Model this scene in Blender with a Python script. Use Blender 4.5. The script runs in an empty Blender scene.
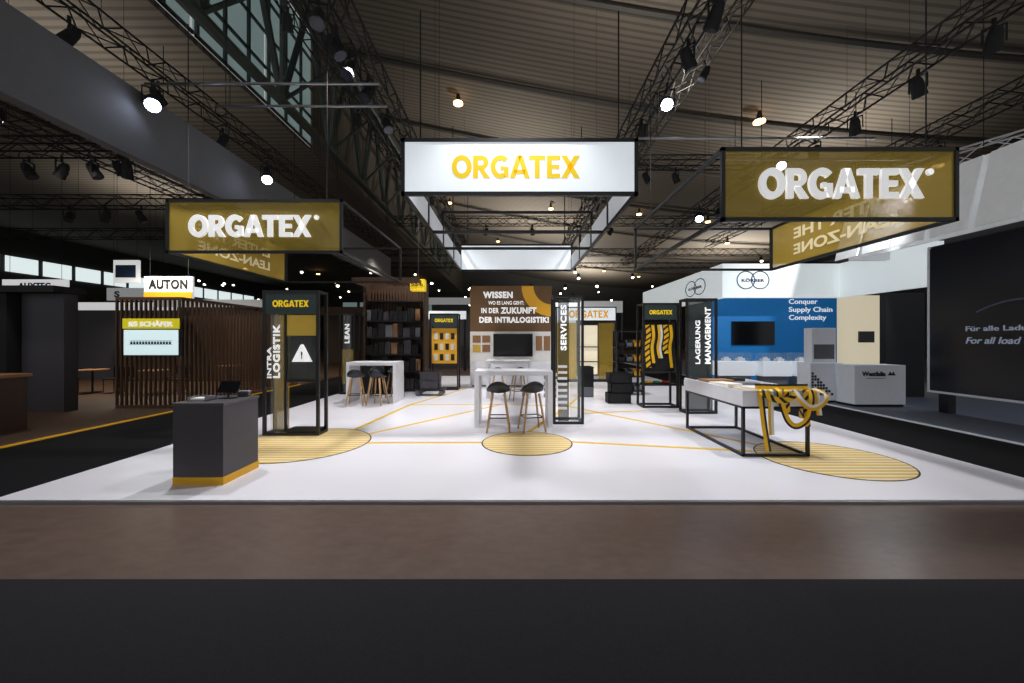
import bpy, bmesh, math, random
from mathutils import Vector, Matrix
random.seed(7)
S = bpy.context.scene
C = S.collection
try:
    S.view_settings.view_transform = 'Standard'
except Exception:
    pass

# ------------------------------------------------------------------ materials
def lin(c):
    return tuple(((v/255)/12.92 if v/255 <= 0.04045 else ((v/255+0.055)/1.055)**2.4) for v in c)

def mat(name, col, rough=.5, metal=0, emit=0, ecol=None, alpha=1, var=.08, scale=6, spec=None, stretch=None):
    m = bpy.data.materials.new(name); m.use_nodes = True
    nt = m.node_tree; b = nt.nodes['Principled BSDF']
    L = lin(col)
    tc = nt.nodes.new('ShaderNodeTexCoord')
    nz = nt.nodes.new('ShaderNodeTexNoise'); nz.inputs['Scale'].default_value = scale
    nz.inputs['Detail'].default_value = 4 if not stretch else 10
    if stretch: nz.inputs['Roughness'].default_value = .7
    mx = nt.nodes.new('ShaderNodeMix'); mx.data_type = 'RGBA'
    mx.inputs[6].default_value = tuple(v*(1-var) for v in L)+(1,)
    mx.inputs[7].default_value = tuple(min(1, v*(1+var)) for v in L)+(1,)
    if stretch:
        mp = nt.nodes.new('ShaderNodeMapping'); mp.inputs['Scale'].default_value = stretch
        nt.links.new(tc.outputs['Object'], mp.inputs[0]); nt.links.new(mp.outputs[0], nz.inputs['Vector'])
        rp = nt.nodes.new('ShaderNodeMapRange'); rp.inputs[1].default_value = .3; rp.inputs[2].default_value = .7
        nt.links.new(nz.outputs['Fac'], rp.inputs[0]); nt.links.new(rp.outputs[0], mx.inputs[0])
    else:
        nt.links.new(tc.outputs['Object'], nz.inputs['Vector'])
        nt.links.new(nz.outputs['Fac'], mx.inputs[0])
    nt.links.new(mx.outputs[2], b.inputs['Base Color'])
    b.inputs['Roughness'].default_value = rough
    b.inputs['Metallic'].default_value = metal
    if spec is not None:
        b.inputs['Specular IOR Level'].default_value = spec
    if emit:
        b.inputs['Emission Color'].default_value = lin(ecol or col)+(1,)
        b.inputs['Emission Strength'].default_value = emit
    if alpha < 1:
        b.inputs['Alpha'].default_value = alpha
    return m

def stripemat(name, c1, c2, vec, freq, duty=.5, rough=.5, emit=0, src='Object', bump=0, metal=0):
    m = bpy.data.materials.new(name); m.use_nodes = True
    nt = m.node_tree; b = nt.nodes['Principled BSDF']
    if src == 'World':
        so = nt.nodes.new('ShaderNodeNewGeometry').outputs['Position']
    else:
        so = nt.nodes.new('ShaderNodeTexCoord').outputs[src]
    d = nt.nodes.new('ShaderNodeVectorMath'); d.operation = 'DOT_PRODUCT'
    d.inputs[1].default_value = vec
    nt.links.new(so, d.inputs[0])
    mu = nt.nodes.new('ShaderNodeMath'); mu.operation = 'MULTIPLY'; mu.inputs[1].default_value = freq
    fr = nt.nodes.new('ShaderNodeMath'); fr.operation = 'FRACT'
    gt = nt.nodes.new('ShaderNodeMath'); gt.operation = 'GREATER_THAN'; gt.inputs[1].default_value = duty
    nt.links.new(d.outputs['Value'], mu.inputs[0]); nt.links.new(mu.outputs[0], fr.inputs[0]); nt.links.new(fr.outputs[0], gt.inputs[0])
    mx = nt.nodes.new('ShaderNodeMix'); mx.data_type = 'RGBA'
    mx.inputs[6].default_value = lin(c1)+(1,); mx.inputs[7].default_value = lin(c2)+(1,)
    nt.links.new(gt.outputs[0], mx.inputs[0]); nt.links.new(mx.outputs[2], b.inputs['Base Color'])
    b.inputs['Roughness'].default_value = rough
    if emit:
        nt.links.new(mx.outputs[2], b.inputs['Emission Color']); b.inputs['Emission Strength'].default_value = emit
    if bump:
        bp = nt.nodes.new('ShaderNodeBump'); bp.inputs['Strength'].default_value = bump
        nt.links.new(fr.outputs[0], bp.inputs['Height']); nt.links.new(bp.outputs[0], b.inputs['Normal'])
    return m

def woodmat(name, c1, c2, rough=.5):
    m = bpy.data.materials.new(name); m.use_nodes = True
    nt = m.node_tree; b = nt.nodes['Principled BSDF']
    tc = nt.nodes.new('ShaderNodeTexCoord'); mp = nt.nodes.new('ShaderNodeMapping')
    mp.inputs['Scale'].default_value = (14, 14, 1.2)
    nz = nt.nodes.new('ShaderNodeTexNoise'); nz.inputs['Scale'].default_value = 2; nz.inputs['Detail'].default_value = 6
    mx = nt.nodes.new('ShaderNodeMix'); mx.data_type = 'RGBA'
    mx.inputs[6].default_value = lin(c1)+(1,); mx.inputs[7].default_value = lin(c2)+(1,)
    nt.links.new(tc.outputs['Object'], mp.inputs[0]); nt.links.new(mp.outputs[0], nz.inputs['Vector'])
    nt.links.new(nz.outputs['Fac'], mx.inputs[0]); nt.links.new(mx.outputs[2], b.inputs['Base Color'])
    b.inputs['Roughness'].default_value = rough
    return m

M_white = mat('white_laminate', (228, 228, 232), .4)
M_floorwhite = mat('white_stand_floor', (224, 222, 228), .28, var=.03, scale=1.2)
M_black = mat('black_powder_coat', (18, 18, 20), .4)
M_blackmatte = mat('black_matte', (22, 22, 24), .75)
M_truss = mat('dark_truss_metal', (28, 27, 27), .5, .3)
M_girder = mat('roof_girder_steel', (58, 55, 51), .7)
M_alu = mat('aluminium', (150, 152, 156), .3, .8)
M_whitetruss = mat('light_truss', (190, 190, 190), .4, .2, emit=.05)
M_counter = mat('anthracite_laminate', (66, 63, 69), .45)
M_counterT = mat('anthracite_top', (78, 76, 80), .3)
M_yellow = mat('traffic_yellow', (232, 174, 24), .5)
M_yellowfloor = mat('yellow_floor_tape', (222, 180, 44), .5)
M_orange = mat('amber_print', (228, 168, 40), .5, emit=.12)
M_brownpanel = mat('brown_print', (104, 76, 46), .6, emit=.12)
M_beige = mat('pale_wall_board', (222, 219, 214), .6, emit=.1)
M_oak = woodmat('oak_wood', (176, 130, 84), (140, 98, 60))
M_lightoak = woodmat('light_oak_leg', (206, 166, 118), (176, 136, 92))
M_walnut = woodmat('walnut_slat', (84, 60, 42), (54, 37, 26))
M_slat = woodmat('dark_slat_wood', (104, 76, 54), (70, 50, 36))
M_light = mat('lit_fabric_white', (222, 229, 234), .8, emit=.58, var=.02)
M_lightside = mat('white_fabric', (205, 208, 212), .8, emit=.3, var=.02)
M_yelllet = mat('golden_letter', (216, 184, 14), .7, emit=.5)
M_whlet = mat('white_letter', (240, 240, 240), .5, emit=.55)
M_gold = mat('gold_mesh_banner', (168, 144, 54), .7, emit=.10, alpha=.48)
M_goldside = mat('gold_mesh_banner_side', (172, 144, 52), .7, emit=.10, alpha=.65)
M_goldlet = mat('gold_banner_lettering', (225, 212, 170), .7, emit=.2, alpha=.8)
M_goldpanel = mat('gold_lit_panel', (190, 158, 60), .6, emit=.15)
M_olive = mat('olive_translucent_panel', (160, 132, 40), .3, emit=.12, alpha=.5)
M_greyglass = mat('grey_glass_panel', (64, 72, 72), .15, alpha=.6)
M_darkglass = mat('smoked_glass_panel', (44, 50, 50), .15, alpha=.55)
M_header = mat('slate_header_panel', (40, 56, 56), .5)
M_glass = mat('clear_acrylic', (190, 200, 200), .08, alpha=.12)
M_lens = mat('lamp_lens_cool', (215, 225, 255), .3, emit=30)
M_warm = mat('lamp_lens_warm', (255, 200, 130), .3, emit=7)
M_screen = mat('black_screen', (12, 13, 16), .15)
M_led = mat('led_wall_surface', (14, 18, 28), .25, emit=.10)
M_ledtext = mat('led_text', (165, 175, 195), .5, emit=.25)
M_blue = mat('blue_wall', (14, 112, 180), .6, emit=.2)
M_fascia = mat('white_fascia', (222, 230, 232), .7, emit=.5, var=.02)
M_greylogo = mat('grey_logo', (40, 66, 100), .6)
M_cream = mat('warm_cream_wall', (226, 214, 186), .7, emit=.55)  # emission in the colour stands in for bright room light on the cream
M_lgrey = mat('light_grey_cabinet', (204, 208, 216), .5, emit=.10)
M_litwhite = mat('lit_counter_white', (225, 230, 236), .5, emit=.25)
M_greyblue = mat('plain_grey_fascia', (100, 102, 104), .7)
M_softwhite = mat('soffit_white', (215, 217, 218), .7, emit=.2)  # slight emission brightens the white panels, which are no lamps
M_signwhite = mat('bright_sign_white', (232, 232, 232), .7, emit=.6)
M_carpet = mat('charcoal_carpet', (39, 39, 42), .95, var=.35, scale=90, spec=.1)
M_carpetblk = mat('black_carpet', (22, 22, 24), .95, var=.25, scale=60, spec=.1)
M_concrete = mat('brown_concrete', (92, 76, 68), .3, var=.22, scale=6, stretch=(1, 2.0, 1))
M_bluefloor = mat('grey_blue_floor', (92, 98, 112), .6)
M_woodfloor = woodmat('dark_wood_floor', (88, 64, 46), (60, 44, 32), .5)
M_stripes = stripemat('yellow_stripe_disc', (206, 166, 54), (218, 210, 184), (0, 1, 0), 8.5, .56, .5)
M_hazard = stripemat('hazard_strap', (240, 188, 24), (26, 24, 24), (7, .6, 0), 1.0, .6, .4, src='UV')
M_edgestrap = stripemat('edged_strap', (240, 188, 22), (26, 24, 24), (0, 1, 0), 1.0, .62, .4, src='UV')
M_whitestrap = stripemat('white_edged_strap', (232, 178, 22), (230, 228, 224), (0, 1, 0), 1.0, .5, .4, src='UV')
M_ceil = stripemat('corrugated_roof', (102, 95, 85), (78, 72, 64), (0, 1, 0), 3.0, .6, .8, src='World', bump=.3)
M_wallfar = mat('hall_wall', (74, 74, 74), .9)
M_window = mat('daylight_pane', (210, 222, 222), .4, emit=1.1, var=.05)
M_winteal = mat('teal_roof_pane', (136, 158, 156), .3, emit=.38, var=.5, scale=.6)
M_steel = mat('structural_steel', (66, 74, 70), .5, .2)
M_stool = mat('black_shell', (26, 26, 30), .4)
M_card = mat('cardboard', (150, 110, 72), .8)
M_grey = mat('mid_grey', (110, 112, 118), .5)
M_red = mat('red_plastic', (190, 40, 30), .5)
M_greenp = mat('green_plastic', (60, 130, 70), .5)
M_paper = mat('paper', (225, 220, 210), .7)
M_tvlit = mat('lit_screen', (205, 228, 232), .4, emit=.8, var=.03)
M_blacklet = mat('black_letter', (20, 20, 22), .6)
M_silver = mat('silver_lettering', (225, 225, 225), .4, .0, emit=.6)  # glow put into the letters, since no lamp reaches their fronts

# ------------------------------------------------------------------ builders
class B:
    def __init__(s): s.bm = bmesh.new()
    def box(s, x0, x1, y0, y1, z0, z1):
        v = [s.bm.verts.new(p) for p in [(x0,y0,z0),(x1,y0,z0),(x1,y1,z0),(x0,y1,z0),(x0,y0,z1),(x1,y0,z1),(x1,y1,z1),(x0,y1,z1)]]
        for f in [(3,2,1,0),(4,5,6,7),(0,1,5,4),(1,2,6,5),(2,3,7,6),(3,0,4,7)]:
            s.bm.faces.new([v[i] for i in f])
        return s
    def tube(s, p, q, r, n=8, r2=None):
        p = Vector(p); q = Vector(q); d = (q-p)
        if d.length < 1e-6: return s
        u = d.normalized(); a = u.orthogonal().normalized(); b = u.cross(a)
        r2 = r if r2 is None else r2
        A = []; D = []
        for i in range(n):
            t = 2*math.pi*(i+.5)/n; o = a*math.cos(t)+b*math.sin(t)
            A.append(s.bm.verts.new(p+o*r)); D.append(s.bm.verts.new(q+o*r2))
        for i in range(n):
            j = (i+1) % n; s.bm.faces.new([A[i], A[j], D[j], D[i]])
        s.bm.faces.new(A[::-1]); s.bm.faces.new(D)
        return s
    def ring(s, c, R, r, n=24, m=6, axis='Z', sx=1.0):
        c = Vector(c); rows = []
        for i in range(n):
            t = 2*math.pi*i/n; row = []
            for j in range(m):
                p = 2*math.pi*j/m; rr = R+r*math.cos(p); z = r*math.sin(p)
                v = (rr*math.cos(t)*sx, rr*math.sin(t), z)
                if axis == 'Y': v = (v[0], v[2], v[1])
                row.append(s.bm.verts.new(c+Vector(v)))
            rows.append(row)
        for i in range(n):
            for j in range(m):
                s.bm.faces.new([rows[i][j], rows[(i+1)%n][j], rows[(i+1)%n][(j+1)%m], rows[i][(j+1)%m]])
        return s
    def annulus(s, r0, r1, z, n=96, h=.004, a0=0, a1=2*math.pi, plane='Z'):
        full = abs(a1-a0-2*math.pi) < 1e-6
        k = n if full else n+1; rows = []
        def P(r, t, z):
            return (r*math.cos(t), r*math.sin(t), z) if plane == 'Z' else (r*math.cos(t), -z, r*math.sin(t))
        for i in range(k):
            t = a0+(a1-a0)*i/n
            rows.append([s.bm.verts.new(P(r0,t,z)), s.bm.verts.new(P(r1,t,z)), s.bm.verts.new(P(r1,t,z+h)), s.bm.verts.new(P(r0,t,z+h))])
        for i in range(n):
            a = rows[i]; b = rows[(i+1) % k]
            for j in range(4):
                s.bm.faces.new([a[j], b[j], b[(j+1)%4], a[(j+1)%4]])
        return s
    def poly(s, pts, y0, y1):
        A = [s.bm.verts.new((x, y0, z)) for x, z in pts]; D = [s.bm.verts.new((x, y1, z)) for x, z in pts]
        n = len(pts)
        for i in range(n):
            s.bm.faces.new([A[i], A[(i+1)%n], D[(i+1)%n], D[i]])
        s.bm.faces.new(A[::-1]); s.bm.faces.new(D)
        return s

def setp(o, label=None, cat=None, group=None, kind=None):
    if label: o['label'] = label
    if cat: o['category'] = cat
    if group: o['group'] = group
    if kind: o['kind'] = kind
    return o

def mk(name, b, m, parent=None, loc=(0, 0, 0), label=None, cat=None, group=None, kind=None, bev=0, smooth=False, rz=0):
    me = bpy.data.meshes.new(name)
    bmesh.ops.recalc_face_normals(b.bm, faces=b.bm.faces)
    b.bm.to_mesh(me); b.bm.free()
    me.materials.append(m)
    if smooth:
        for p in me.polygons: p.use_smooth = True
    o = bpy.data.objects.new(name, me); C.objects.link(o)
    o.location = loc; o.rotation_euler[2] = rz
    if parent: o.parent = parent
    if bev:
        md = o.modifiers.new('bevel', 'BEVEL'); md.width = bev; md.segments = 2
    return setp(o, label, cat, group, kind)

def root(name, loc, label, cat, group=None, rz=0):
    o = bpy.data.objects.new(name, None); C.objects.link(o)
    o.location = loc; o.rotation_euler[2] = rz; o.empty_display_size = .2
    return setp(o, label, cat, group)

def cables(parent, pts, dz, r=.008):
    for x, y, z in pts:
        mk('cable', B().tube((0, 0, 0), (0, 0, dz), r, 5), M_blackmatte, parent, loc=(x, y, z))

def boxes(name, lst, m, parent, **kw):
    for bx in lst: mk(name, B().box(*bx), m, parent, **kw)

def orgatex(w, h, m, parent, loc, depth=.01):
    """heavy rounded sans word, drawn letter by letter"""
    k = w/6.35; b = B(); x = 0
    def P(pts): b.poly([(((px+x)-3.175)*k, (pz-.5)*h) for px, pz in pts], -depth, 0)
    def R(x0, x1, z0, z1): P([(x0, z0), (x1, z0), (x1, z1), (x0, z1)])
    def arc(cx, cz, ro, si, a0, a1, n=28):
        for i in range(n):
            t0 = math.radians(a0+(a1-a0)*i/n); t1 = math.radians(a0+(a1-a0)*(i+1)/n)
            P([(cx+ro[0]*math.cos(t0), cz+ro[1]*math.sin(t0)), (cx+ro[0]*math.cos(t1), cz+ro[1]*math.sin(t1)),
               (cx+si[0]*math.cos(t1), cz+si[1]*math.sin(t1)), (cx+si[0]*math.cos(t0), cz+si[1]*math.sin(t0))])
    arc(.50, .5, (.50, .52), (.25, .29), 0, 360, 36); x += 1.06
    R(0, .25, 0, 1); R(.25, .42, .80, 1); R(.25, .42, .38, .57); arc(.42, .69, (.34, .31), (.10, .115), -90, 90, 16)
    P([(.27, .40), (.52, .40), (.84, 0), (.55, 0)]); x += .86
    arc(.50, .5, (.50, .52), (.25, .29), 42, 300, 28); R(.66, .90, .04, .50); R(.50, .66, .36, .53); x += .95
    P([(0, 0), (.26, 0), (.60, 1), (.36, 1)]); P([(1.0, 0), (.74, 0), (.40, 1), (.64, 1)]); R(.22, .78, .19, .37); x += .96
    R(0, .80, .80, 1); R(.275, .525, 0, .80); x += .88
    R(0, .25, 0, 1); R(.25, .66, 0, .20); R(.25, .62, .41, .59); R(.25, .66, .80, 1); x += .70
    P([(0, 0), (.29, 0), (.94, 1), (.65, 1)]); P([(.65, 0), (.94, 0), (.29, 1), (0, 1)])
    return mk('lettering', b, m, parent, loc=loc)

def txt(body, w, h, m, parent, loc, rz=0, vert=False, depth=.012, bold=.02, name='lettering', shear=0, mirror=False):
    cu = bpy.data.curves.new('tmp', 'FONT'); cu.body = body; cu.size = 1; cu.offset = bold; cu.extrude = .05
    cu.resolution_u = 4; cu.shear = shear
    if bold > .03: cu.space_character = 1.10
    o = bpy.data.objects.new('tmp', cu); C.objects.link(o)
    bpy.context.view_layer.update()
    me = bpy.data.meshes.new_from_object(o.evaluated_get(bpy.context.evaluated_depsgraph_get()))
    bpy.data.objects.remove(o); bpy.data.curves.remove(cu)
    xs = [v.co.x for v in me.vertices]; ys = [v.co.y for v in me.vertices]
    W = max(xs)-min(xs); H = max(ys)-min(ys); cx = (max(xs)+min(xs))/2; cy = (max(ys)+min(ys))/2
    if w is None: sx = sy = h/H
    elif h is None: sx = sy = w/W
    else: sx = w/W; sy = h/H
    if mirror: sx = -sx
    for v in me.vertices:
        x = (v.co.x-cx)*sx; z = (v.co.y-cy)*sy; y = -(v.co.z+.05)/.1*depth
        if vert: x, z = -z, x
        v.co = (x, y, z)
    if mirror: me.flip_normals()
    me.materials.clear(); me.materials.append(m); me.name = name
    n = bpy.data.objects.new(name, me); C.objects.link(n); n.location = loc; n.rotation_euler[2] = rz
    if parent: n.parent = parent
    return n

def dup(o, loc, rz=None):
    def cp(a, par):
        n = a.copy(); C.objects.link(n)
        if par: n.parent = par
        for c in list(a.children): cp(c, n)
        return n
    r = cp(o, None); r.location = loc
    if rz is not None: r.rotation_euler[2] = rz
    return r

RT = 17.0
def ceil_z(x):
    if x < -10: return 11
    t = (x+10)/50
    return RT - 5.2*t - 1.7*math.sin(math.pi*t)

# ------------------------------------------------------------------ setting
mk('floor', B().box(-42, 42, -4, 78, -.2, -.03), M_concrete, kind='structure', label='polished brown-grey concrete hall floor')
mk('carpet', B().box(-30, 30, -4, 2.80, -.03, -.018), M_carpet, label='charcoal needle-felt aisle carpet on the hall floor', cat='carpet')
mk('carpet', B().box(-8.1, -5.6, 4.15, 34, -.03, -.018), M_carpetblk, label='black aisle carpet beside the white stand floor', cat='carpet')
mk('carpet', B().box(6.35, 8.3, 4.15, 34, -.03, -.018), M_carpetblk, label='black aisle carpet beside the white stand floor', cat='carpet')
pf = root('stand_platform', (0, 0, -.03), 'white laminate raised exhibition stand floor with dark edge', 'floor platform')
mk('floor_board', B().box(-5.55, 6.3, 4.14, 18.5, 0, .03), M_floorwhite, pf)
mk('edge_trim', B().box(-5.6, 6.35, 4.10, 4.138, 0, .026), M_alu, pf, label='aluminium edge profile')
lp = root('stand_platform', (-14, 0, -.03), 'dark wood plank platform with yellow edging beside the aisle', 'floor platform')
mk('floor_board', B().box(-16, 5.8, 4.2, 34, 0, .03), M_woodfloor, lp)
mk('edge_trim', B().box(5.8, 5.9, 4.2, 14.9, 0, .03), M_yellow, lp, label='yellow edge strip')
rp = root('stand_platform', (16, 0, -.03), 'grey-blue platform with pale edge beside the aisle', 'floor platform')
mk('floor_board', B().box(-7.6, 16, 4.2, 34, 0, .03), M_bluefloor, rp)
mk('edge_trim', B().box(-7.7, -7.6, 4.2, 30, 0, .03), M_lgrey, rp, label='pale grey edge strip')

bm = bmesh.new(); cols = 26; prev = None
for i in range(cols+1):
    x = -10+50*i/cols; z = ceil_z(x) if i else RT
    r = [bm.verts.new((x, -4, z)), bm.verts.new((x, 78, z))]
    if prev: bm.faces.new([prev[0], prev[1], r[1], r[0]])
    prev = r
bb = B(); bb.bm.free(); bb.bm = bm
mk('ceiling', bb, M_ceil, kind='structure', label='dark corrugated suspended hall roof')
mk('ceiling', B().box(-42, -10, -4, 78, 11, 11.2), M_ceil, kind='structure', label='dark corrugated lower hall roof')
k = 0
for y in (9, 14.5, 20, 26, 33, 41, 50, 60):
    b = B(); pr = None
    for i in range(21):
        x = -9.8+49*i/20; p = (x, y, ceil_z(x)-.2)
        if pr: b.tube(pr, p, .13, 6)
        pr = p
    k += 1
    mk('trim_%d' % k, b, M_girder, kind='structure', label='steel roof girder under the corrugated roof')
mk('wall_back', B().box(-42, 42, 78, 78.3, -.03, 20), M_wallfar, kind='structure')
mk('wall_left', B().box(-42.3, -42, -4, 78, -.03, 11), M_wallfar, kind='structure')
mk('wall_right', B().box(42, 42.3, -4, 78, -.03, 14), M_wallfar, kind='structure')
mk('wall_monitor', B().box(-10.1, -10.0, 19.4, 78, 11.2, RT), M_ceil, kind='structure', label='dark roof monitor wall beyond the glazing')
for i in range(14):
    y = 27+i*2.6
    mk('window_%d' % (i+1), B().box(-41.98, -41.9, y, y+2.2, 7.4, 8.7), M_window, kind='structure', label='bright high window in the hall side wall')
for i in range(10):
    x = -34+i*3.4
    mk('window_%d' % (i+40), B().box(x, x+2.8, 77.9, 77.98, 7.0, 9.2), M_winteal, kind='structure', label='high window in the far hall wall')
for i in range(4):
    y = 5+i*3.6
    b = B()
    b.box(-10.05, -10.0, y, y+3.45, 11.3, RT-.3)
    mk('window_%d' % (i+15), b, M_winteal, kind='structure', label='teal-tinted glazed roof monitor pane')
    b = B()
    for j in range(3):
        b.box(-9.98, -9.88, y+j*1.2, y+j*1.2+.09, 11.2, RT-.1)
    for j in range(5):
        b.box(-9.98, -9.9, y, y+3.5, 11.2+j*1.4, 11.3+j*1.4)
    mk('trim_%d' % (i+20), b, M_steel, kind='structure', label='window mullions of the roof monitor')
b = B(); X = -8.9; Zt = RT-.8; Zm = 13.6
b.tube((X, 3, 10.9), (X, 55, 10.9), .2); b.tube((X, 3, Zt), (X, 55, Zt), .2)
b.tube((X+1.2, 3, Zm), (X+1.2, 55, Zm), .13)
y = 3
while y < 54:
    b.tube((X, y, 10.9), (X, y+2, Zt), .13, 6); b.tube((X, y+2, Zt), (X, y+4, 10.9), .13, 6)
    b.tube((X, y, 10.9), (X+1.2, y+2, Zm), .08, 6); b.tube((X+1.2, y+2, Zm), (X, y+4, 10.9), .08, 6)
    b.tube((X, y+2, Zt), (X+1.2, y+2, Zm), .08, 6)
    y += 4
mk('trim_60', b, M_steel, kind='structure', label='large triangulated grey-green steel roof girder')

# ------------------------------------------------------------------ trusses
def truss(p, q, s=.4, bay=.5, m=M_truss, r=.024, label='black lattice lighting truss hung under the hall roof', cab=True):
    p = Vector(p); q = Vector(q); d = q-p; L = d.length; u = d.normalized()
    side = u.cross(Vector((0, 0, 1))).normalized()*s/2; up = side.cross(u).normalized()*s/2
    rt = root('lighting_truss', p, label, 'truss', 'overhead lighting trusses')
    b = B(); cs = [side+up, side-up, -side-up, -side+up]
    for c in cs: b.tube(c, d+c, r, 6)
    n = max(2, int(L/bay))
    for i in range(n):
        a0 = d*(i/n); a1 = d*((i+1)/n)
        for j in range(4):
            c0 = cs[j]; c1 = cs[(j+1) % 4]
            if i % 2: c0, c1 = c1, c0
            b.tube(a0+c0, a1+c1, r*.6, 4)
    mk('lattice', b, m, rt)
    if cab:
        for t in (.12, .5, .88):
            w = p+d*t; zc = ceil_z(w.x)
            mk('cable', B().tube((0, 0, 0), (0, 0, zc-w.z-.3), .006, 4), M_blackmatte, rt, loc=d*t+up)
    return rt
truss((-2.9, 3.0, 7.2), (-2.9, 26, 7.2), .38)
truss((3.1, 3.0, 7.2), (3.1, 26, 7.2), .38)
truss((7.9, 4.0, 7.2), (7.9, 28, 7.2), .40)
truss((-8.2, 5.0, 7.9), (-8.2, 28, 7.9), .4)
truss((-16, 9.5, 6.4), (-8.6, 9.5, 6.4), .36)
truss((-20, 13, 6.3), (-9, 13, 6.3), .36)
truss((-24, 18, 6.6), (-9, 18, 6.6), .4)
truss((-12.5, 5, 7.2), (-12.5, 22, 7.2), .36)
truss((-10.6, 5, 6.9), (-10.6, 24, 6.9), .36)
truss((-4.0, 13.4, 7.8), (8.2, 13.4, 7.8), .36)
truss((-6, 20, 7.8), (12, 20, 7.8), .4)
truss((-5.2, 7.0, 9.6), (-5.2, 30, 9.6), .4)
truss((5.4, 6.0, 9.8), (5.4, 30, 9.8), .4)
truss((9.6, 10.5, 5.9), (15, 6.6, 6.9), .36, m=M_whitetruss, label='silver lattice truss above the neighbouring stand')
truss((12.0, 4, 7.6), (12.0, 24, 7.6), .4)
truss((-16, 28, 8), (24, 28, 8), .45)
truss((-16, 36, 8.6), (30, 36, 8.6), .45)

def pipe(p, q, dz=.7, label='thin aluminium pipe hung from the truss'):
    rt = root('lamp_pipe', p, label, 'pipe', 'aluminium lamp pipes')
    d = Vector(q)-Vector(p)
    mk('tube', B().tube((0, 0, 0), d, .025, 8), M_alu, rt, smooth=True)
    cables(rt, [tuple(d*.08), tuple(d*.92)], dz)
pipe((-6.9, 7.3, 6.5), (-2.5, 7.3, 6.5))
pipe((-5.9, 7.75, 6.35), (-2.5, 7.75, 6.35), .8)
pipe((2.7, 8.4, 6.05), (7.8, 8.4, 6.05), 1.0)
pipe((5.0, 9.4, 6.05), (9.5, 9.4, 6.05), 1.0)

# ------------------------------------------------------------------ lamps
def fixture(loc, lensmat, label, tilt=0, rz=0, group='stand spotlights', s=1.0):
    r = root('spotlight', loc, label, 'lamp', group, rz)
    b = B(); ax = Vector((math.sin(tilt), 0, -math.cos(tilt)))
    b.tube(ax*-.14*s, ax*.16*s, .10*s, 14, .125*s); b.tube(ax*-.22*s, ax*-.139*s, .07*s, 12, .10*s)
    mk('housing', b, M_blackmatte, r, smooth=False)
    b = B().tube(ax*.155*s, ax*.17*s, .11*s, 16)
    mk('lens', b, lensmat, r)
    b = B().box(-.015, .015, -.15*s, -.13*s, -.03, .25*s).box(-.015, .015, .13*s, .15*s, -.03, .25*s).box(-.015, .015, -.15*s, .15*s, .24*s, .26*s)
    mk('yoke', b, M_blackmatte, r)
    b = B().tube((0, 0, .26*s), (0, 0, .40*s), .03, 8)
    mk('clamp', b, M_blackmatte, r)
    return r
M_off = mat('dark_lens', (50, 55, 70), .2)
def aim(x, y): return math.atan2(-y, -x)
on = fixture((-6.5, 10.3, 6.0), M_lens, 'black round spotlight switched on', .85, aim(-6.5, 10.3), s=1.05)
for L in [(3.28, 8.3, 6.75), (-6.75, 7.3, 6.15), (6.5, 13.6, 6.0), (7.3, 10.6, 6.5)]:
    dup(on, L, aim(L[0], L[1]))
off = fixture((-3.0, 6.6, 6.65), M_off, 'black stage spotlight switched off hanging from truss', .5, s=.95, group='unlit stage lights')
for L in [(3.1, 6.0, 6.65), (7.9, 6.4, 6.6), (-8.2, 7.2, 7.3), (-8.2, 9.0, 7.3), (-8.2, 11, 7.3), (-9.4, 9.5, 5.8), (-10.2, 9.5, 5.8), (-11, 9.5, 5.8), (-11.8, 9.5, 5.8),
          (-10, 13, 5.8), (-11.2, 13, 5.8), (-12.4, 13, 5.8), (-13.6, 13, 5.8), (-14.8, 13, 5.8), (7.9, 9, 6.6), (7.9, 12, 6.6), (7.9, 15, 6.6),
          (12, 9, 7.0), (12, 11, 7.0), (12, 14, 7.0), (4.6, 13.4, 7.25), (5.6, 13.4, 7.25), (-2.9, 9, 6.65), (3.1, 11.2, 6.65), (-11, 18, 6), (-13, 18, 6), (-15, 18, 6),
          (-10.6, 8, 6.3), (-10.6, 10.5, 6.3), (-10.6, 15, 6.3), (-2.9, 7.8, 6.65), (-2.9, 13.8, 6.65), (3.1, 14.5, 6.65), (3.1, 6.9, 6.65), (7.9, 7.6, 6.6), (1.0, 20, 7.25), (-1.4, 20, 7.25), (5, 20, 7.25),
          (-5.2, 9, 9.0), (5.4, 8, 9.2), (5.4, 11, 9.2), (-5.2, 13, 9.0), (-3.0, 6.0, 6.65), (-3.0, 7.15, 6.65), (3.1, 9.4, 6.65), (7.9, 10.2, 6.6), (-8.2, 6.2, 7.3), (-8.2, 13, 7.3)]:
    dup(off, L, random.uniform(0, 6.28))
def downlight(x, y, s=1.0):
    z = ceil_z(x)
    r = root('ceiling_downlight', (x, y, z-.55), 'round warm hall downlight hanging from the roof', 'lamp', 'hall downlights')
    mk('housing', B().tube((0, 0, .08), (0, 0, .55), .18*s, 12, .08), M_blackmatte, r)
    mk('lens', B().tube((0, 0, 0), (0, 0, .08), .27*s, 16), M_warm, r)
for x, y in [(-3.1, 22.0), (12.2, 19.3), (-6.5, 40), (11, 34), (6, 42), (17, 34), (22, 40), (28, 30), (-2, 52), (3.5, 36), (24, 22), (32, 36), (9, 55), (-5, 60), (14, 60), (20, 62), (28, 60), (2, 66),
             (-16, 30), (-22, 34), (-28, 38), (-18, 46), (-26, 52), (-14, 58), (-33, 48)]:
    downlight(x, y, 1 if y < 30 else .8)
sl = root('spotlight', (-5, 24, 5.2), 'small distant lit exhibition spotlight', 'lamp', 'distant spotlights')
mk('housing', B().tube((0, 0, 0), (0, .05, .25), .09, 10), M_blackmatte, sl)
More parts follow.
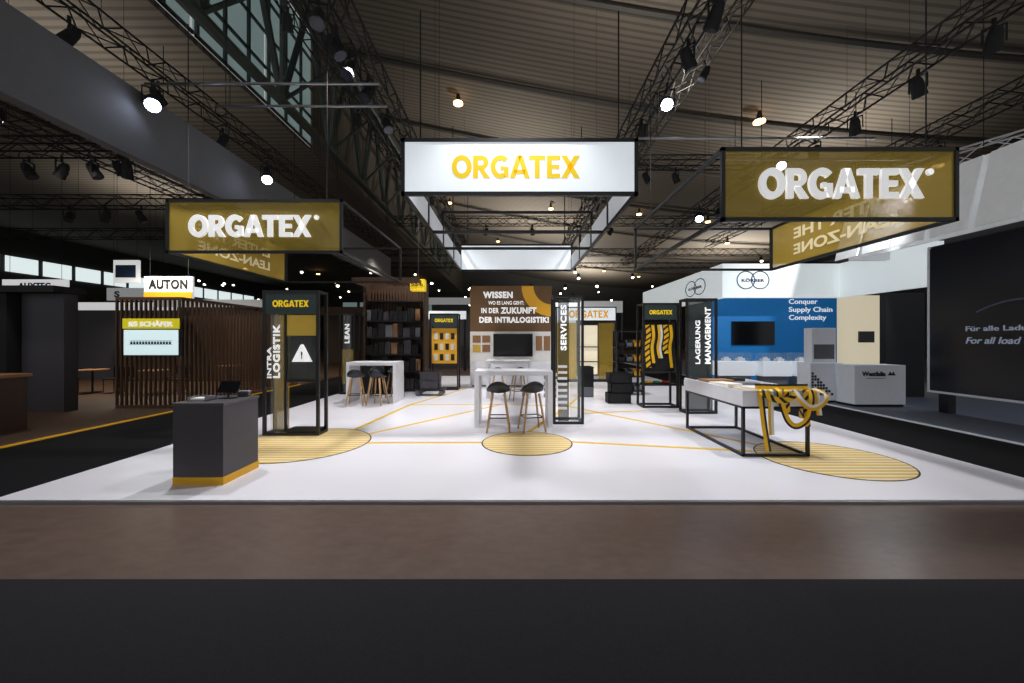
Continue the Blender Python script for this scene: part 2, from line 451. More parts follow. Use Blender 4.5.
mk('lens', B().tube((0, -.03, -.03), (0, 0, 0), .085, 12), mat('small_lens', (255, 240, 215), .3, emit=7), sl)
for i in range(56):
    x = random.uniform(-28, 24); y = random.uniform(22, 40)
    dup(sl, (x, y, random.choice([4.9, 5.4, 6.0, 6.6])))

def spot(x, y, z, e, ang=110, tgt=None, col=(1, .97, .93), rad=.12, blend=.7):
    l = bpy.data.lights.new('lamp', 'SPOT'); l.energy = e; l.spot_size = math.radians(ang); l.spot_blend = blend
    l.color = col; l.shadow_soft_size = rad
    o = bpy.data.objects.new('lamp', l); C.objects.link(o); o.location = (x, y, z)
    t = Vector(tgt or (x, y, 0)); o.rotation_euler = (t-Vector((x, y, z))).to_track_quat('-Z', 'Y').to_euler()
cool = (.99, .985, 1)
for x, y in [(-2.9, 7), (3.1, 7), (-2.9, 11.5), (3.1, 11.5), (0, 15.5)]:
    spot(x, y, 6.6, 980, 105, col=cool)
spot(-4.9, 6.2, 6.3, 640, 88, (-4.2, 6.3, 0), col=cool); spot(5.0, 5.6, 6.3, 680, 88, (4.4, 6.0, 0), col=cool)
spot(0, 5.8, 6.4, 660, 95, (0, 5.8, 0), col=cool)
spot(6.6, 8.4, 6.3, 300, 80, (4, 9, 0), col=cool)
# neighbours
spot(10.5, 10.5, 6, 900, 110, (11, 14.5, 1.0), (.95, .97, 1))
spot(-10.5, 8, 6.2, 600, 115, (-10.5, 10.5, 0), (1, .9, .78)); spot(-13, 14, 5.8, 1400, 120, (-13, 15, 0), (1, .88, .72), .3)
spot(-6, 19, 6, 800, 120, (-6, 20, 0), (1, .9, .75), .3); spot(3, 21, 6, 800, 120, (3, 24, 0), (1, .95, .9), .3)
spot(-20, 20, 6, 1100, 130, (-20, 22, 0), (1, .9, .75), .3)
spot(11.5, 6, 6.5, 400, 120, (9.5, 9, 0), (.85, .9, 1))
# added unseen upward spots that brighten the roof and fill the hall
spot(4, 12, 8.2, 1350, 165, (6, 16, 20), (1, .93, .84), .5, 1)
spot(16, 20, 8.2, 2200, 165, (16, 22, 20), (1, .93, .84), .5, 1)
spot(0, 25, 8.2, 2500, 165, (0, 30, 20), (1, .93, .84), .5, 1)
spot(-14, 12, 7.6, 550, 168, (-14, 14, 20), (1, .93, .84), .5, 1)
spot(-22, 24, 7.6, 1100, 168, (-22, 26, 20), (1, .93, .84), .5, 1)
spot(2, 42, 6.5, 9000, 170, (2, 44, 20), (1, .93, .84), .5, 1)
spot(24, 42, 6.5, 8000, 170, (24, 44, 20), (1, .93, .84), .5, 1)
spot(10, 62, 6.5, 13000, 170, (10, 62, 20), (1, .93, .84), .5, 1)
w = bpy.data.worlds.new('World'); S.world = w; w.use_nodes = True
w.node_tree.nodes['Background'].inputs[0].default_value = (.96, .97, 1, 1)
w.node_tree.nodes['Background'].inputs[1].default_value = .36

# ------------------------------------------------------------------ overhead signs
cn = root('hanging_sign', (.105, 6.19, 4.0), 'large black-framed hanging canopy with lit white fabric sign', 'sign')
hw, hh, ln = 1.885, .91, 6.9
b = B(); t = .06
for y in (0, ln-t):
    for x in (-hw, hw-t): b.box(x, x+t, y, y+t, 0, hh)
    for z in (0, hh-t): b.box(-hw, hw, y, y+t, z, z+t)
for x in (-hw, hw-t):
    for z in (0, hh-t): b.box(x, x+t, 0, ln, z, z+t)
    for y in (1.8, 3.5, 5.2): b.box(x, x+t, y, y+t, 0, hh)
for y in (1.8, 3.5, 5.2):
    b.box(-hw, hw, y, y+t, hh-t, hh)
for y in (2.2, 3.7): b.box(-hw, hw, y, y+t, 0, t)
mk('frame', b, M_black, cn)
mk('light_panel', B().box(-hw+t, hw-t, .01, .05, t, hh-t), M_light, cn)
mk('light_panel', B().box(-hw+t, hw-t, ln-.07, ln-.03, t, hh-t), M_light, cn)
mk('side_panel', B().box(-hw+.012, -hw+.035, t, ln-t, t, .52), M_lightside, cn)
mk('side_panel', B().box(hw-.035, hw-.012, t, ln-t, t, .52), M_lightside, cn)
orgatex(2.04, .36, M_yelllet, cn, (-.06, .0095, .455), depth=.002)
cables(cn, [(x, y, hh) for x in (-1.6, 1.6) for y in (.1, 3.5, 6.7)], 2.1, .012)

def boxsign(X0, X1, Y, side, label):
    W = X1-X0; r = root('hanging_sign', (X0, Y, 3.15), label, 'sign', 'gold box signs'); H = .9; D = 3.4; t = .045
    b = B()
    for y in (0, D):
        for x in (0, W-t): b.box(x, x+t, y, y+t, 0, H)
        for z in (0, H-t): b.box(0, W, y, y+t, z, z+t)
    for x in (0, W-t):
        for z in (0, H-t): b.box(x, x+t, 0, D, z, z+t)
    mk('frame', b, M_black, r)
    mk('banner', B().box(t, W-t, .02, .03, t, H-t), M_gold, r)
    sx = .01 if side < 0 else W-.03
    mk('side_banner', B().box(sx, sx+.01, t, D-t, t, H-t), M_goldside, r)
    cx = W*(.5 if side > 0 else .48)
    orgatex(W*.69, .36, M_silver, r, (cx, .015, H*.5), depth=.04)
    txt('®', None, .08, M_silver, r, (cx+W*.375, .015, H*.66), depth=.03, bold=.01)
    fx = sx-.004 if side > 0 else sx+.014; rz = -math.pi/2 if side > 0 else math.pi/2
    lm = M_goldlet
    txt('ENTER THE', D*.62, .20, lm, r, (fx, D*.5, H*.66), rz=rz, bold=.03, mirror=True, depth=.002)
    txt('LEAN-ZONE', D*.62, .20, lm, r, (fx, D*.5, H*.32), rz=rz, bold=.03, mirror=True, depth=.002)
    cables(r, [(x, y, H) for x in (.3, W-.3) for y in (.1, D-.1)], 3.0)
boxsign(-5.8, -2.85, 6.5, -1, 'black-framed gold mesh box sign with white letters')
boxsign(2.54, 5.43, 4.74, 1, 'black-framed gold mesh box sign above display table')

fz = root('suspended_fascia', (-7.0, 2.5, 5.05), 'long plain grey suspended fascia banner over the aisle', 'banner')
mk('panel', B().box(-.1, .1, 0, 19.5, 0, 1.25), M_greyblue, fz)
cables(fz, [(0, y, 1.25) for y in (1, 7, 13, 19)], ceil_z(-7)-6.35)

# ------------------------------------------------------------------ towers
def frame_tower(w, d, h, t=.05):
    b = B()
    for x in (0, w-t):
        for y in (0, d-t): b.box(x, x+t, y, y+t, 0, h)
    for z in (0, h-t):
        for y in (0, d-t): b.box(t, w-t, y, y+t, z, z+t)
        for x in (0, w-t): b.box(x, x+t, t, d-t, z, z+t)
    return b
def tower(X, Y, w, d, h, label, header=True, word=None, wordx=None, wordw=.2, wordlen=1.2, wordz=1.7, panel=None, pz=(1.0, 2.1), px=None, group='display towers', pm=None):
    r = root('display_tower', (X, Y, 0), label, 'display stand', group)
    mk('frame', frame_tower(w, d, h), M_black, r)
    if header:
        mk('header_panel', B().box(.05, w-.05, .005, .035, h-.42, h-.05), M_header, r)
        orgatex(w*.64, w*.12, M_yelllet, r, (w/2, .004, h-.235), depth=.004)
    if word:
        mk('text_panel', B().box(wordx-wordw/2-.05, wordx+wordw/2+.05, .02, .03, .06, h-(.43 if header else .06)), pm or M_glass, r)
        txt(word, wordlen, wordw, M_whlet, r, (wordx, .018, wordz), vert=True, bold=.035)
    if panel:
        x0, x1 = px or (.05, w-.05)
        mk('display_panel', B().box(x0, x1, .12, .14, pz[0], pz[1]), panel, r)
    return r

def ribbon_obj(pts, wdir, width):
    """flat band along a smooth path; wdir None keeps the band in the vertical x-z plane"""
    P = [Vector(p) for p in pts]; sm = []
    for i in range(len(P)-1):
        p0 = P[max(i-1, 0)]; p1 = P[i]; p2 = P[i+1]; p3 = P[min(i+2, len(P)-1)]
        for k in range(10):
            t = k/10
            sm.append(.5*((2*p1)+(-p0+p2)*t+(2*p0-5*p1+4*p2-p3)*t*t+(-p0+3*p1-3*p2+p3)*t**3))
    sm.append(P[-1]); bm = bmesh.new(); uv = bm.loops.layers.uv.new('UVMap'); prev = None; L = 0
    for i, p in enumerate(sm):
        if wdir is None:
            tg = (sm[min(i+1, len(sm)-1)]-sm[max(i-1, 0)]); wd = tg.cross(Vector((0, 1, 0)))
            wd = (wd.normalized() if wd.length > 1e-4 else Vector((0, 0, 1)))*width/2
            if prev and wd.dot(prev[2]) < 0: wd = -wd
        else: wd = Vector(wdir).normalized()*width/2
        if i: L += (p-sm[i-1]).length
        r = (bm.verts.new(p-wd-P[0]), bm.verts.new(p+wd-P[0]), wd, L)
        if prev:
            f = bm.faces.new([prev[0], prev[1], r[1], r[0]])
            for lo, c in zip(f.loops, [(prev[3], 0), (prev[3], .98), (L, .98), (L, 0)]): lo[uv].uv = c
        prev = r
    bb = B(); bb.bm.free(); bb.bm = bm
    return bb, P[0]

tw = tower(-4.44, 6.9, 1.0, .35, 2.58, 'black open display tower with slate header and warning triangle', word='LOGISTIK', wordx=.245, wordw=.12, wordlen=.95, wordz=1.50)
txt('INTRA', .55, .07, M_whlet, tw, (.115, .018, 1.30), vert=True, bold=.02)
mk('display_panel', B().box(.36, .95, .10, .12, 1.78, 2.15), M_goldpanel, tw, label='yellow upper panel')
mk('display_panel', B().box(.05, .32, .26, .28, .06, 2.15), M_olive, tw, label='translucent olive panel')
mk('display_panel', B().box(.38, .95, .10, .12, .99, 1.77), M_greyglass, tw, label='grey glass panel')
b = B().poly([(-.18, -.15), (.18, -.15), (.02, .16), (-.02, .16)], -.02, 0)
mk('warning_sign', b, mat('sign_white', (240, 240, 240), .5, emit=.6), tw, loc=(.66, .095, 1.46), label='white rounded warning triangle')
txt('!', None, .13, M_blacklet, tw, (.66, .074, 1.43), bold=.02)
mk('divider', B().box(.34, .38, .08, .12, .05, 2.16), M_black, tw)
mk('divider', B().box(.38, .95, .08, .12, .95, .99), M_black, tw)
mk('shelf', B().box(.4, .95, .05, .33, .05, .10), M_black, tw)
tc = tower(.81, 7.85, .62, .5, 2.61, 'tall slim black display tower with smoked word panel and striped base', header=False, word='SERVICES', wordx=.21, wordw=.12, wordlen=.92, wordz=1.95, pm=M_darkglass)
mk('acrylic_panel', B().box(.34, .57, .02, .03, .05, 2.55), M_glass, tc)
boxes('stripe_board', [(.10, .28, .0, .018, .30+i*.12, .35+i*.12) for i in range(8)], M_white, tc)
tm = tower(-2.83, 13.2, .98, .5, 2.6, 'black display tower with amber pictogram board and header', panel=M_orange, pz=(.9, 2.1))
for i in range(4):
    for j in range(3):
        mk('pictogram_tile', B().box(.14+i*.19, .26+i*.19, .10, .12, 1.0+j*.36, 1.22+j*.36), M_blackmatte if (i+j) % 2 else M_paper, tm)
tl = tower(-5.45, 12.2, .5, .5, 2.55, 'slim black display tower with vertical white word', header=False, word='LEAN', wordx=.25, wordw=.15, wordlen=.6, wordz=1.9, panel=M_olive, pz=(.3, 1.4))
tr = tower(3.25, 9.75, .9, .5, 2.63, 'black display tower with header and hanging striped marking tapes', panel=M_blackmatte, pz=(.9, 2.15))
for i in range(5):
    x = .15+i*.15; e = 1.0+.12*((i*5) % 4)
    bb, p0 = ribbon_obj([(x-.01, .07, 2.08), (x+.01, .05, 1.8), (x-.02, .08, 1.5), (x+.02, .06, e)], (1, 0, .05), .12)
    mk('tape_strip', bb, [M_hazard, M_edgestrap, M_whitestrap][i % 3], tr, loc=p0, label='flat striped yellow marking tape', smooth=True)
mk('shelf', B().box(.05, .85, .02, .4, .55, .6), M_black, tr)
mk('shelf', B().box(.05, .85, .02, .4, .86, .89), M_black, tr)
for i in range(3):
    mk('tape_roll', B().ring((0, 0, 0), .07, .03, 16, 6), [M_yellow, M_greenp, M_red][i], loc=(3.45+i*.22, 9.95, .63), label='small roll of marking tape on tower shelf', cat='tape roll', group='tape rolls', smooth=True)
tg = tower(3.98, 8.95, .72, .4, 2.66, 'black display tower with clear acrylic and vertical white lettering', header=False, word='MANAGEMENT', wordx=.50, wordw=.13, wordlen=1.3, wordz=1.80, pm=M_greyglass)
txt('LAGERUNG', 1.0, .11, M_whlet, tg, (.27, .018, 1.65), vert=True, bold=.02)
mk('acrylic_panel', B().box(.06, .38, .02, .03, .06, 2.6), M_greyglass, tg)
tb = tower(1.75, 15.8, 2.45, .6, 3.05, 'wide illuminated display wall with golden header letters and shelves', header=False, panel=M_cream, pz=(.3, 2.3), px=(.9, 1.7))
mk('header_panel', B().box(.05, 2.4, -.01, .03, 2.5, 3.0), M_light, tb)
orgatex(1.62, .30, mat('amber_letter', (222, 166, 16), .6, emit=.4), tb, (1.32, -.012, 2.75), depth=.002)
mk('display_panel', B().box(.06, .85, .12, .15, .1, 2.4), M_goldpanel, tb)
mk('display_panel', B().box(1.75, 2.38, .12, .15, .1, 2.4), M_olive, tb)
mk('shelf', B().box(.9, 1.7, 0, .1, .8, .84), M_black, tb)
mk('shelf', B().box(.9, 1.7, 0, .1, 1.4, 1.44), M_black, tb)

# ------------------------------------------------------------------ back wall with headline
bw = root('presentation_wall', (-1.62, 14.7, 0), 'tall brown presentation wall with amber arc, white headline and screen', 'partition wall')
W = 3.09
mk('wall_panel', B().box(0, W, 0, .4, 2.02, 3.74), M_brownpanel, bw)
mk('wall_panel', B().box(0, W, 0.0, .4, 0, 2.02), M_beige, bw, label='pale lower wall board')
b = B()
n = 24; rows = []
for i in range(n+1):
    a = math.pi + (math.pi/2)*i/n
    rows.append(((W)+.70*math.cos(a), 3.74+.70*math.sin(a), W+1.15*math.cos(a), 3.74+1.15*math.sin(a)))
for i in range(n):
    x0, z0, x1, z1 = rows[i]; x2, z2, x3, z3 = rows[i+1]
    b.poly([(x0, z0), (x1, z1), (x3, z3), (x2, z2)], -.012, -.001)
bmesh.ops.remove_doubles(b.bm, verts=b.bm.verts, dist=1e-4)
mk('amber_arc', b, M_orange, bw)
txt('WISSEN', 1.12, .25, M_whlet, bw, (1.05, -.013, 3.40), bold=.045)
txt('WO ES LANG GEHT:', 1.35, .14, M_whlet, bw, (1.36, -.013, 3.10), bold=.02)
txt('IN DER', .66, .20, M_whlet, bw, (.76, -.013, 2.81), bold=.035)
txt('ZUKUNFT', 1.35, .24, M_whlet, bw, (1.83, -.013, 2.81), bold=.045)
txt('DER INTRALOGISTIK!', 2.62, .23, M_whlet, bw, (1.66, -.013, 2.46), bold=.045)
mk('television', B().box(.88, 2.36, -.08, -.001, 1.08, 1.93), M_screen, bw, bev=.01, label='black flat television')
for x in (.1, .46):
    for z in (1.25, 1.6):
        mk('poster', B().box(x, x+.3, -.02, -.001, z, z+.27), [M_grey, M_goldpanel, M_card][int(x*10+z*10) % 3], bw)
for x in (2.48, 2.78):
    mk('poster', B().box(x, x+.24, -.02, -.001, 1.3, 1.85), M_card, bw)
sb = root('sideboard', (0, 14.2, 0), 'low white sideboard under the wall screen', 'cabinet')
mk('body', B().box(-1.55, 1.4, 0, .45, .05, .9), M_white, sb, bev=.01)
for i in range(5):
    mk('door', B().box(-1.52+i*.585, -1.52+i*.585+.56, -.02, 0, .1, .86), M_white, sb, bev=.004)
mk('plinth', B().box(-1.5, 1.35, .05, .4, 0, .05), M_black, sb)

# ------------------------------------------------------------------ tables and stools
def hightable(X0, X1, Y, dep, label, h=1.1, t=.09):
    r = root('high_table', ((X0+X1)/2, Y, 0), label, 'table', 'white high tables'); w = (X1-X0)/2
    mk('tabletop', B().box(-w, w, 0, dep, h-t, h), M_white, r, bev=.006)
    mk('leg_panel', B().box(-w, -w+t, 0, dep, 0, h-t), M_white, r, bev=.004)
    mk('leg_panel', B().box(w-t, w, 0, dep, 0, h-t), M_white, r, bev=.004)
    return r
hightable(-.75, .77, 7.55, .7, 'white waterfall-edge high table with two stools')
hightable(-.78, .52, 11.3, .7, 'white waterfall-edge high table beneath the wall screen')
hightable(-4.5, -3.15, 10.5, .75, 'white waterfall-edge high table beside dark shelving')

def stool():
    r = root('bar_stool', (-.27, 7.3, 0), 'black shell bar stool with light wooden legs at high table', 'stool', 'bar stools')
    bm = bmesh.new(); n = 24; z0 = .72
    prof = [(0, .0), (.10, -.005), (.16, .01), (.20, .04), (.22, .08), (.225, .125)]
    c = bm.verts.new((0, 0, z0)); prev = None
    for k, (rr, z) in enumerate(prof[1:]):
        row = []
        for i in range(n):
            a = 2*math.pi*i/n; back = max(0, -math.sin(a))**1.2
            f = .3+.7*back if k >= 2 else 1
            zz = z0+z*f + (back*.10*(k-1)/3 if k >= 2 else 0)
            row.append(bm.verts.new((rr*math.cos(a), rr*math.sin(a)*.95, zz)))
        if prev is None:
            for i in range(n): bm.faces.new([c, row[i], row[(i+1) % n]])
        else:
            for i in range(n): bm.faces.new([prev[i], row[i], row[(i+1) % n], prev[(i+1) % n]])
        prev = row
    bb = B(); bb.bm.free(); bb.bm = bm
    o = mk('seat', bb, M_stool, r, smooth=True)
    md = o.modifiers.new('solid', 'SOLIDIFY'); md.thickness = .02
    for sx in (-1, 1):
        for sy in (-1, 1):
            mk('leg', B().tube((sx*.11, sy*.11, .71), (sx*.21, sy*.20, 0), .022, 8, .016), M_lightoak, r, smooth=True)
    b = B()
    q = [(-.172, -.163, .27), (.172, -.163, .27), (.172, .163, .27), (-.172, .163, .27)]
    for i in range(4): b.tube(q[i], q[(i+1) % 4], .01, 6)
    mk('footrest', b, M_black, r)
    return r
st = stool()
dup(st, (.35, 7.32, 0), .25)
for L, rz in [((-.42, 11.0, 0), 0), ((.15, 11.03, 0), .3), ((-4.12, 10.22, 0), .2), ((-3.55, 10.22, 0), -.2), ((-4.05, 11.55, 0), 3.2), ((-3.5, 11.55, 0), 3.0)]:
    dup(st, L, rz)

# ------------------------------------------------------------------ counter
ct = root('counter', (-3.99, 4.57, 0), 'anthracite reception counter with yellow base strip', 'counter')
mk('body', B().box(0, .59, 0, .63, .09, .93), M_counter, ct, bev=.004)
mk('countertop', B().box(-.01, .60, -.01, .64, .93, .96), M_counterT, ct, bev=.003)
mk('base_strip', B().box(.0, .595, -.005, .635, 0, .09), M_yellow, ct, label='yellow base strip')
dv = root('tablet_stand', (-3.62, 4.95, .96), 'black tablet on a tilted stand on the counter', 'tablet')
mk('base', B().box(-.08, .08, -.06, .06, 0, .012), M_black, dv)
mk('arm', B().tube((0, 0, .01), (0, .04, .13), .012, 8), M_black, dv)
o = mk('screen', B().box(-.13, .13, -.01, .01, -.085, .085), M_screen, dv, loc=(0, .03, .14), bev=.004); o.rotation_euler = (-.6, 0, 0)
bx = root('brochure_tray', (-3.83, 4.80, .96), 'low grey tray with brochures on the counter', 'tray')
mk('tray', B().box(-.11, .11, -.09, .09, 0, .01).box(-.11, -.10, -.09, .09, 0, .05).box(.10, .11, -.09, .09, 0, .05).box(-.11, .11, .08, .09, 0, .05), M_grey, bx)
mk('brochure', B().box(-.09, .09, -.07, .07, .01, .03), M_paper, bx)
cb = root('carton', (-3.53, 5.12, .96), 'small dark lidded box lying on the counter', 'box', rz=.3)
mk('body', B().box(-.06, .06, -.05, .05, 0, .055), M_counter, cb, bev=.004)
mk('lid', B().box(-.065, .065, -.055, .055, .055, .075), M_grey, cb, bev=.004)

# ------------------------------------------------------------------ floor graphics
def disc(x, y, r, label):
    d = root('floor_marking', (x, y, 0), label, 'floor marking', 'striped floor circles')
    mk('striped_disc', B().annulus(.0005, r-.02, .001, h=.003), M_stripes, d)
    mk('outline_ring', B().annulus(r-.02, r, .001, h=.004), M_blackmatte, d)
disc(-3.48, 6.42, 1.08, 'yellow striped floor circle with thin black outline under tower')
disc(.23, 6.46, .75, 'yellow striped floor circle with thin black outline near stools')
disc(4.53, 5.60, .92, 'yellow striped floor circle with thin black outline beside display table')
def fline(p, q, w=.085):
    p = Vector((p[0], p[1], 0)); q = Vector((q[0], q[1], 0)); d = (q-p); n = Vector((-d.y, d.x, 0)).normalized()*w/2
    b = B(); v = [b.bm.verts.new(c+Vector((0, 0, z))) for z in (.001, .004) for c in (n, d+n, d-n, -n)]
    for f in [(0, 1, 2, 3), (7, 6, 5, 4), (0, 4, 5, 1), (1, 5, 6, 2), (2, 6, 7, 3), (3, 7, 4, 0)]: b.bm.faces.new([v[i] for i in f])
    mk('floor_line', b, M_yellowfloor, loc=p, label='thin yellow guide line taped on white floor', cat='floor marking', group='yellow floor lines')
fline((-2.40, 6.44), (-.52, 6.46)); fline((.98, 6.5), (3.66, 5.95))
fline((-3.0, 7.4), (-2.7, 10.2)); fline((-2.6, 7.05), (-.3, 10.3)); fline((-2.7, 10.2), (-.3, 10.3)); fline((.3, 7.22), (1.4, 10.0))
fline((1.4, 10.0), (3.95, 6.33)); fline((1.6, 9.0), (3.2, 9.4)); fline((-.3, 10.3), (1.4, 10.0)); fline((1.4, 10), (2.6, 13.5)); fline((-2.7, 10.2), (-1.6, 13.8))

# ------------------------------------------------------------------ display table
dt = root('display_table', (3.34, 5.67, 0), 'white-topped display table on black steel frame', 'table')
w, d = .98, 1.86
b = B(); t = .04
for x in (0, w-t):
    for y in (0, d-t): b.box(x, x+t, y, y+t, 0, .74)
for z in (0, .70):
    b.box(0, w, 0, t, z, z+t); b.box(0, w, d-t, d, z, z+t)
    b.box(0, t, 0, d, z, z+t); b.box(w-t, w, 0, d, z, z+t)
mk('frame', b, M_black, dt)
mk('tabletop', B().box(-.03, w+.06, -.05, d+.02, .74, .93), M_white, dt, bev=.006, label='thick white box top')
boxes('rim', [(-.03, w+.06, -.05, -.02, .93, .97), (-.03, 0, -.02, d, .93, .97), (w+.03, w+.06, -.02, d, .93, .97)], M_white, dt)
def flat(x, y, sx, sy, h, m, rz, label, cat='board', name='sample_board', z=.93):
    mk(name, B().box(-sx, sx, -sy, sy, 0, h), m, loc=(x, y, z), rz=rz, label=label, cat=cat, group='samples on display table', bev=.002)
flat(3.72, 7.15, .25, .16, .05, M_card, .1, 'brown sample board lying on display table')
flat(4.05, 6.75, .17, .13, .04, M_grey, -.2, 'grey sample board lying on display table')
flat(3.6, 6.60, .15, .2, .05, M_paper, .3, 'stack of pale sample sheets on display table')
flat(4.15, 7.25, .1, .12, .07, M_blackmatte, 0, 'small black box on display table', 'box', 'box')
def strap(pts, wdir, width, m=M_hazard, label='yellow and black striped strap hanging over table edge'):
    bb, p0 = ribbon_obj(pts, wdir, width)
    o = mk('marking_strap', bb, m, loc=p0, label=label, cat='strap', group='straps on display table', smooth=True)
YL = 'yellow strap with white edge draped over table edge'; YB = 'yellow strap with black edge draped over table edge'
X1 = (1, 0, 0)
strap([(3.56, 6.4, .945), (3.56, 5.72, .98), (3.56, 5.60, .975), (3.56, 5.59, .90), (3.60, 5.585, .5), (3.66, 5.58, .10)], X1, .085, M_edgestrap, YB)
strap([(3.70, 6.3, .945), (3.70, 5.72, .98), (3.70, 5.60, .975), (3.70, 5.585, .90), (3.69, 5.575, .6), (3.70, 5.57, .34)], X1, .08, M_whitestrap, YL)
strap([(3.92, 6.3, .945), (3.92, 5.72, .98), (3.92, 5.60, .975), (3.92, 5.585, .90), (3.93, 5.575, .66)], X1, .08, M_hazard)
strap([(4.20, 6.4, .945), (4.20, 5.72, .98), (4.20, 5.60, .975), (4.20, 5.585, .90), (4.22, 5.58, .46)], X1, .085, M_hazard)
strap([(4.36, 6.3, .945), (4.36, 5.72, .98), (4.36, 5.60, .975), (4.36, 5.585, .90), (4.39, 5.58, .62)], X1, .08, M_whitestrap, YL)
strap([(3.80, 5.9, .96), (3.80, 5.60, .98), (3.82, 5.565, .84), (3.92, 5.555, .55), (4.06, 5.555, .47), (4.22, 5.56, .60), (4.27, 5.57, .86), (4.28, 5.62, .98)], None, .085, M_edgestrap, YB)
strap([(3.56, 5.62, .98), (3.60, 5.56, .92), (3.74, 5.55, .85), (3.90, 5.545, .85), (4.02, 5.555, .92), (4.06, 5.62, .98)], None, .085, M_hazard)
strap([(4.02, 5.60, .985), (4.08, 5.54, .86), (4.22, 5.53, .74), (4.38, 5.535, .78), (4.47, 5.56, .91), (4.48, 5.8, .98)], None, .085, M_whitestrap, YL)
strap([(4.2, 6.1, .96), (4.36, 6.05, 1.0), (4.42, 6.0, .97), (4.425, 6.0, .8), (4.42, 5.98, .5)], (0, 1, 0), .085, M_hazard)
strap([(3.60, 5.80, 1.01), (3.78, 5.66, 1.02), (3.95, 5.72, 1.01), (4.15, 5.66, 1.02), (4.36, 5.76, 1.01)], (0, .2, 1), .08, M_edgestrap, YB)

# ------------------------------------------------------------------ dark shelving wall
sh = root('shelf_unit', (-4.9, 12.75, 0), 'tall dark walnut shelving wall with slatted canopy', 'shelf')
w, h = 2.02, 3.6
mk('back_panel', B().box(0, w, .5, .55, 0, h), M_walnut, sh)
for x in (0, w-.06): mk('side_panel', B().box(x, x+.06, 0, .5, 0, h), M_walnut, sh)
for z in (.05, .65, 1.2, 1.75, 2.3, 2.95): mk('shelf_board', B().box(.06, w-.06, .02, .5, z, z+.04), M_blackmatte, sh)
b = B()
for i in range(16): b.box(.0+i*.133, .04+i*.133, -.9, 0, h-.15, h-.03)
b.box(0, w, -.93, -.88, h-.17, h)
mk('canopy_slats', b, M_walnut, sh)
mk('front_slats', (lambda bb: ([bb.box(.06+i*.1, .09+i*.1, .40, .44, 2.34, h-.2) for i in range(19)], bb)[1])(B()), M_slat, sh)
dark = [M_blackmatte, M_blackmatte, M_black, M_counter, M_blackmatte, M_grey, M_blackmatte, M_card]
mats = [M_blackmatte, M_blackmatte, M_grey, M_blackmatte, M_card, M_counter, M_yellow, M_blackmatte, M_paper]
for z in (.09, .69, 1.24, 1.79, 2.34):
    x = .08
    while x < w-.3:
        bwid = random.uniform(.12, .24); bh = random.uniform(.28, .48)
        mk('product_box', B().box(0, bwid, 0, .25, 0, bh), random.choice(dark), loc=(-4.9+x, 12.85, z), label='black packaged equipment box on dark shelf', cat='box', group='products on dark shelving', bev=.004)
        x += bwid+.02

rk = root('bin_rack', (3.2, 12.0, 0), 'black metal rack holding stackable bins', 'shelf')
b = B()
for x in (0, .76):
    for y in (0, .46): b.box(x, x+.04, y, y+.04, 0, 2.0)
for z in (.1, .55, 1.0, 1.45, 1.96): b.box(0, .8, 0, .5, z, z+.03)
mk('frame', b, M_black, rk)
for z in (.13, .58, 1.03, 1.48):
    for i in range(3):
        b = B(); b.box(0, .22, 0, .4, 0, .02).box(0, .22, 0, .02, 0, .14).box(0, .02, 0, .4, 0, .22).box(.2, .22, 0, .4, 0, .22).box(0, .22, .38, .4, 0, .22)
        mk('storage_bin', b, [M_yellow, M_blackmatte, M_grey][(i+int(z*7)) % 3], loc=(3.25+i*.24, 12.04, z), label='open-front plastic storage bin on black rack', cat='bin', group='storage bins on rack')
def crate(w, d, h, m, loc, label, group):
    b = B(); b.box(0, w, 0, d, 0, .02)
    b.box(0, w, 0, .02, 0, h).box(0, w, d-.02, d, 0, h).box(0, .02, 0, d, 0, h).box(w-.02, w, 0, d, 0, h)
    for i in range(4): b.box(w*(i+.5)/4-.01, w*(i+.5)/4+.01, -.01, 0, .03, h-.04)
    b.box(-.012, w+.012, -.012, 0, h-.03, h-.005)
    mk('crate', b, m, loc=loc, label=label, cat='crate', group=group)
for i, (x, y) in enumerate([(2.55, 10.4), (2.62, 10.42), (2.58, 10.4)]):
    crate(.6, .4, .27, M_blackmatte, (x, y, i*.27), 'black plastic crate in a stack beside tower', 'stacked black crates')
for i in range(3):
    crate(.4, .5, .3, [M_grey, M_blackmatte, M_blackmatte][i], (2.0, 11.6, i*.3), 'open plastic crate stacked on the stand floor', 'stacked crates')
for j, x in enumerate((-4.75, -4.1)):
    for i in range(3-j):
        crate(.6, .4, .28, M_blackmatte, (x, 12.25, i*.28), 'black plastic crate stacked before dark shelving', 'black crates before shelving')
for i in range(9):
    mk('carton', B().box(0, .35, 0, .25, 0, .09), M_paper if i % 2 else M_grey, loc=(.93+.02*(i % 2), 11.5, i*.09), label='flat pale carton in a stack', cat='box', group='stacked flat cartons', bev=.003)

tr2 = root('trolley', (-3.0, 11.8, 0), 'black transport trolley with handle beside shelving', 'trolley')
mk('deck', B().box(0, .9, 0, .5, .15, .2), M_black, tr2)
mk('handle', B().tube((.02, .15, .2), (.02, .15, 1.0), .015).tube((.02, .35, .2), (.02, .35, 1.0), .015).tube((.02, .15, 1.0), (.02, .35, 1.0), .015), M_black, tr2)
for x in (.1, .8):
    for y in (.07, .43): mk('wheel', B().tube((x, y-.02, .075), (x, y+.02, .075), .075, 14), M_grey, tr2)
for i in range(2):
    crate(.6, .4, .26, M_counter, (-2.85, 11.85, .2+i*.26), 'dark plastic crate stacked on trolley', 'crates on trolley')

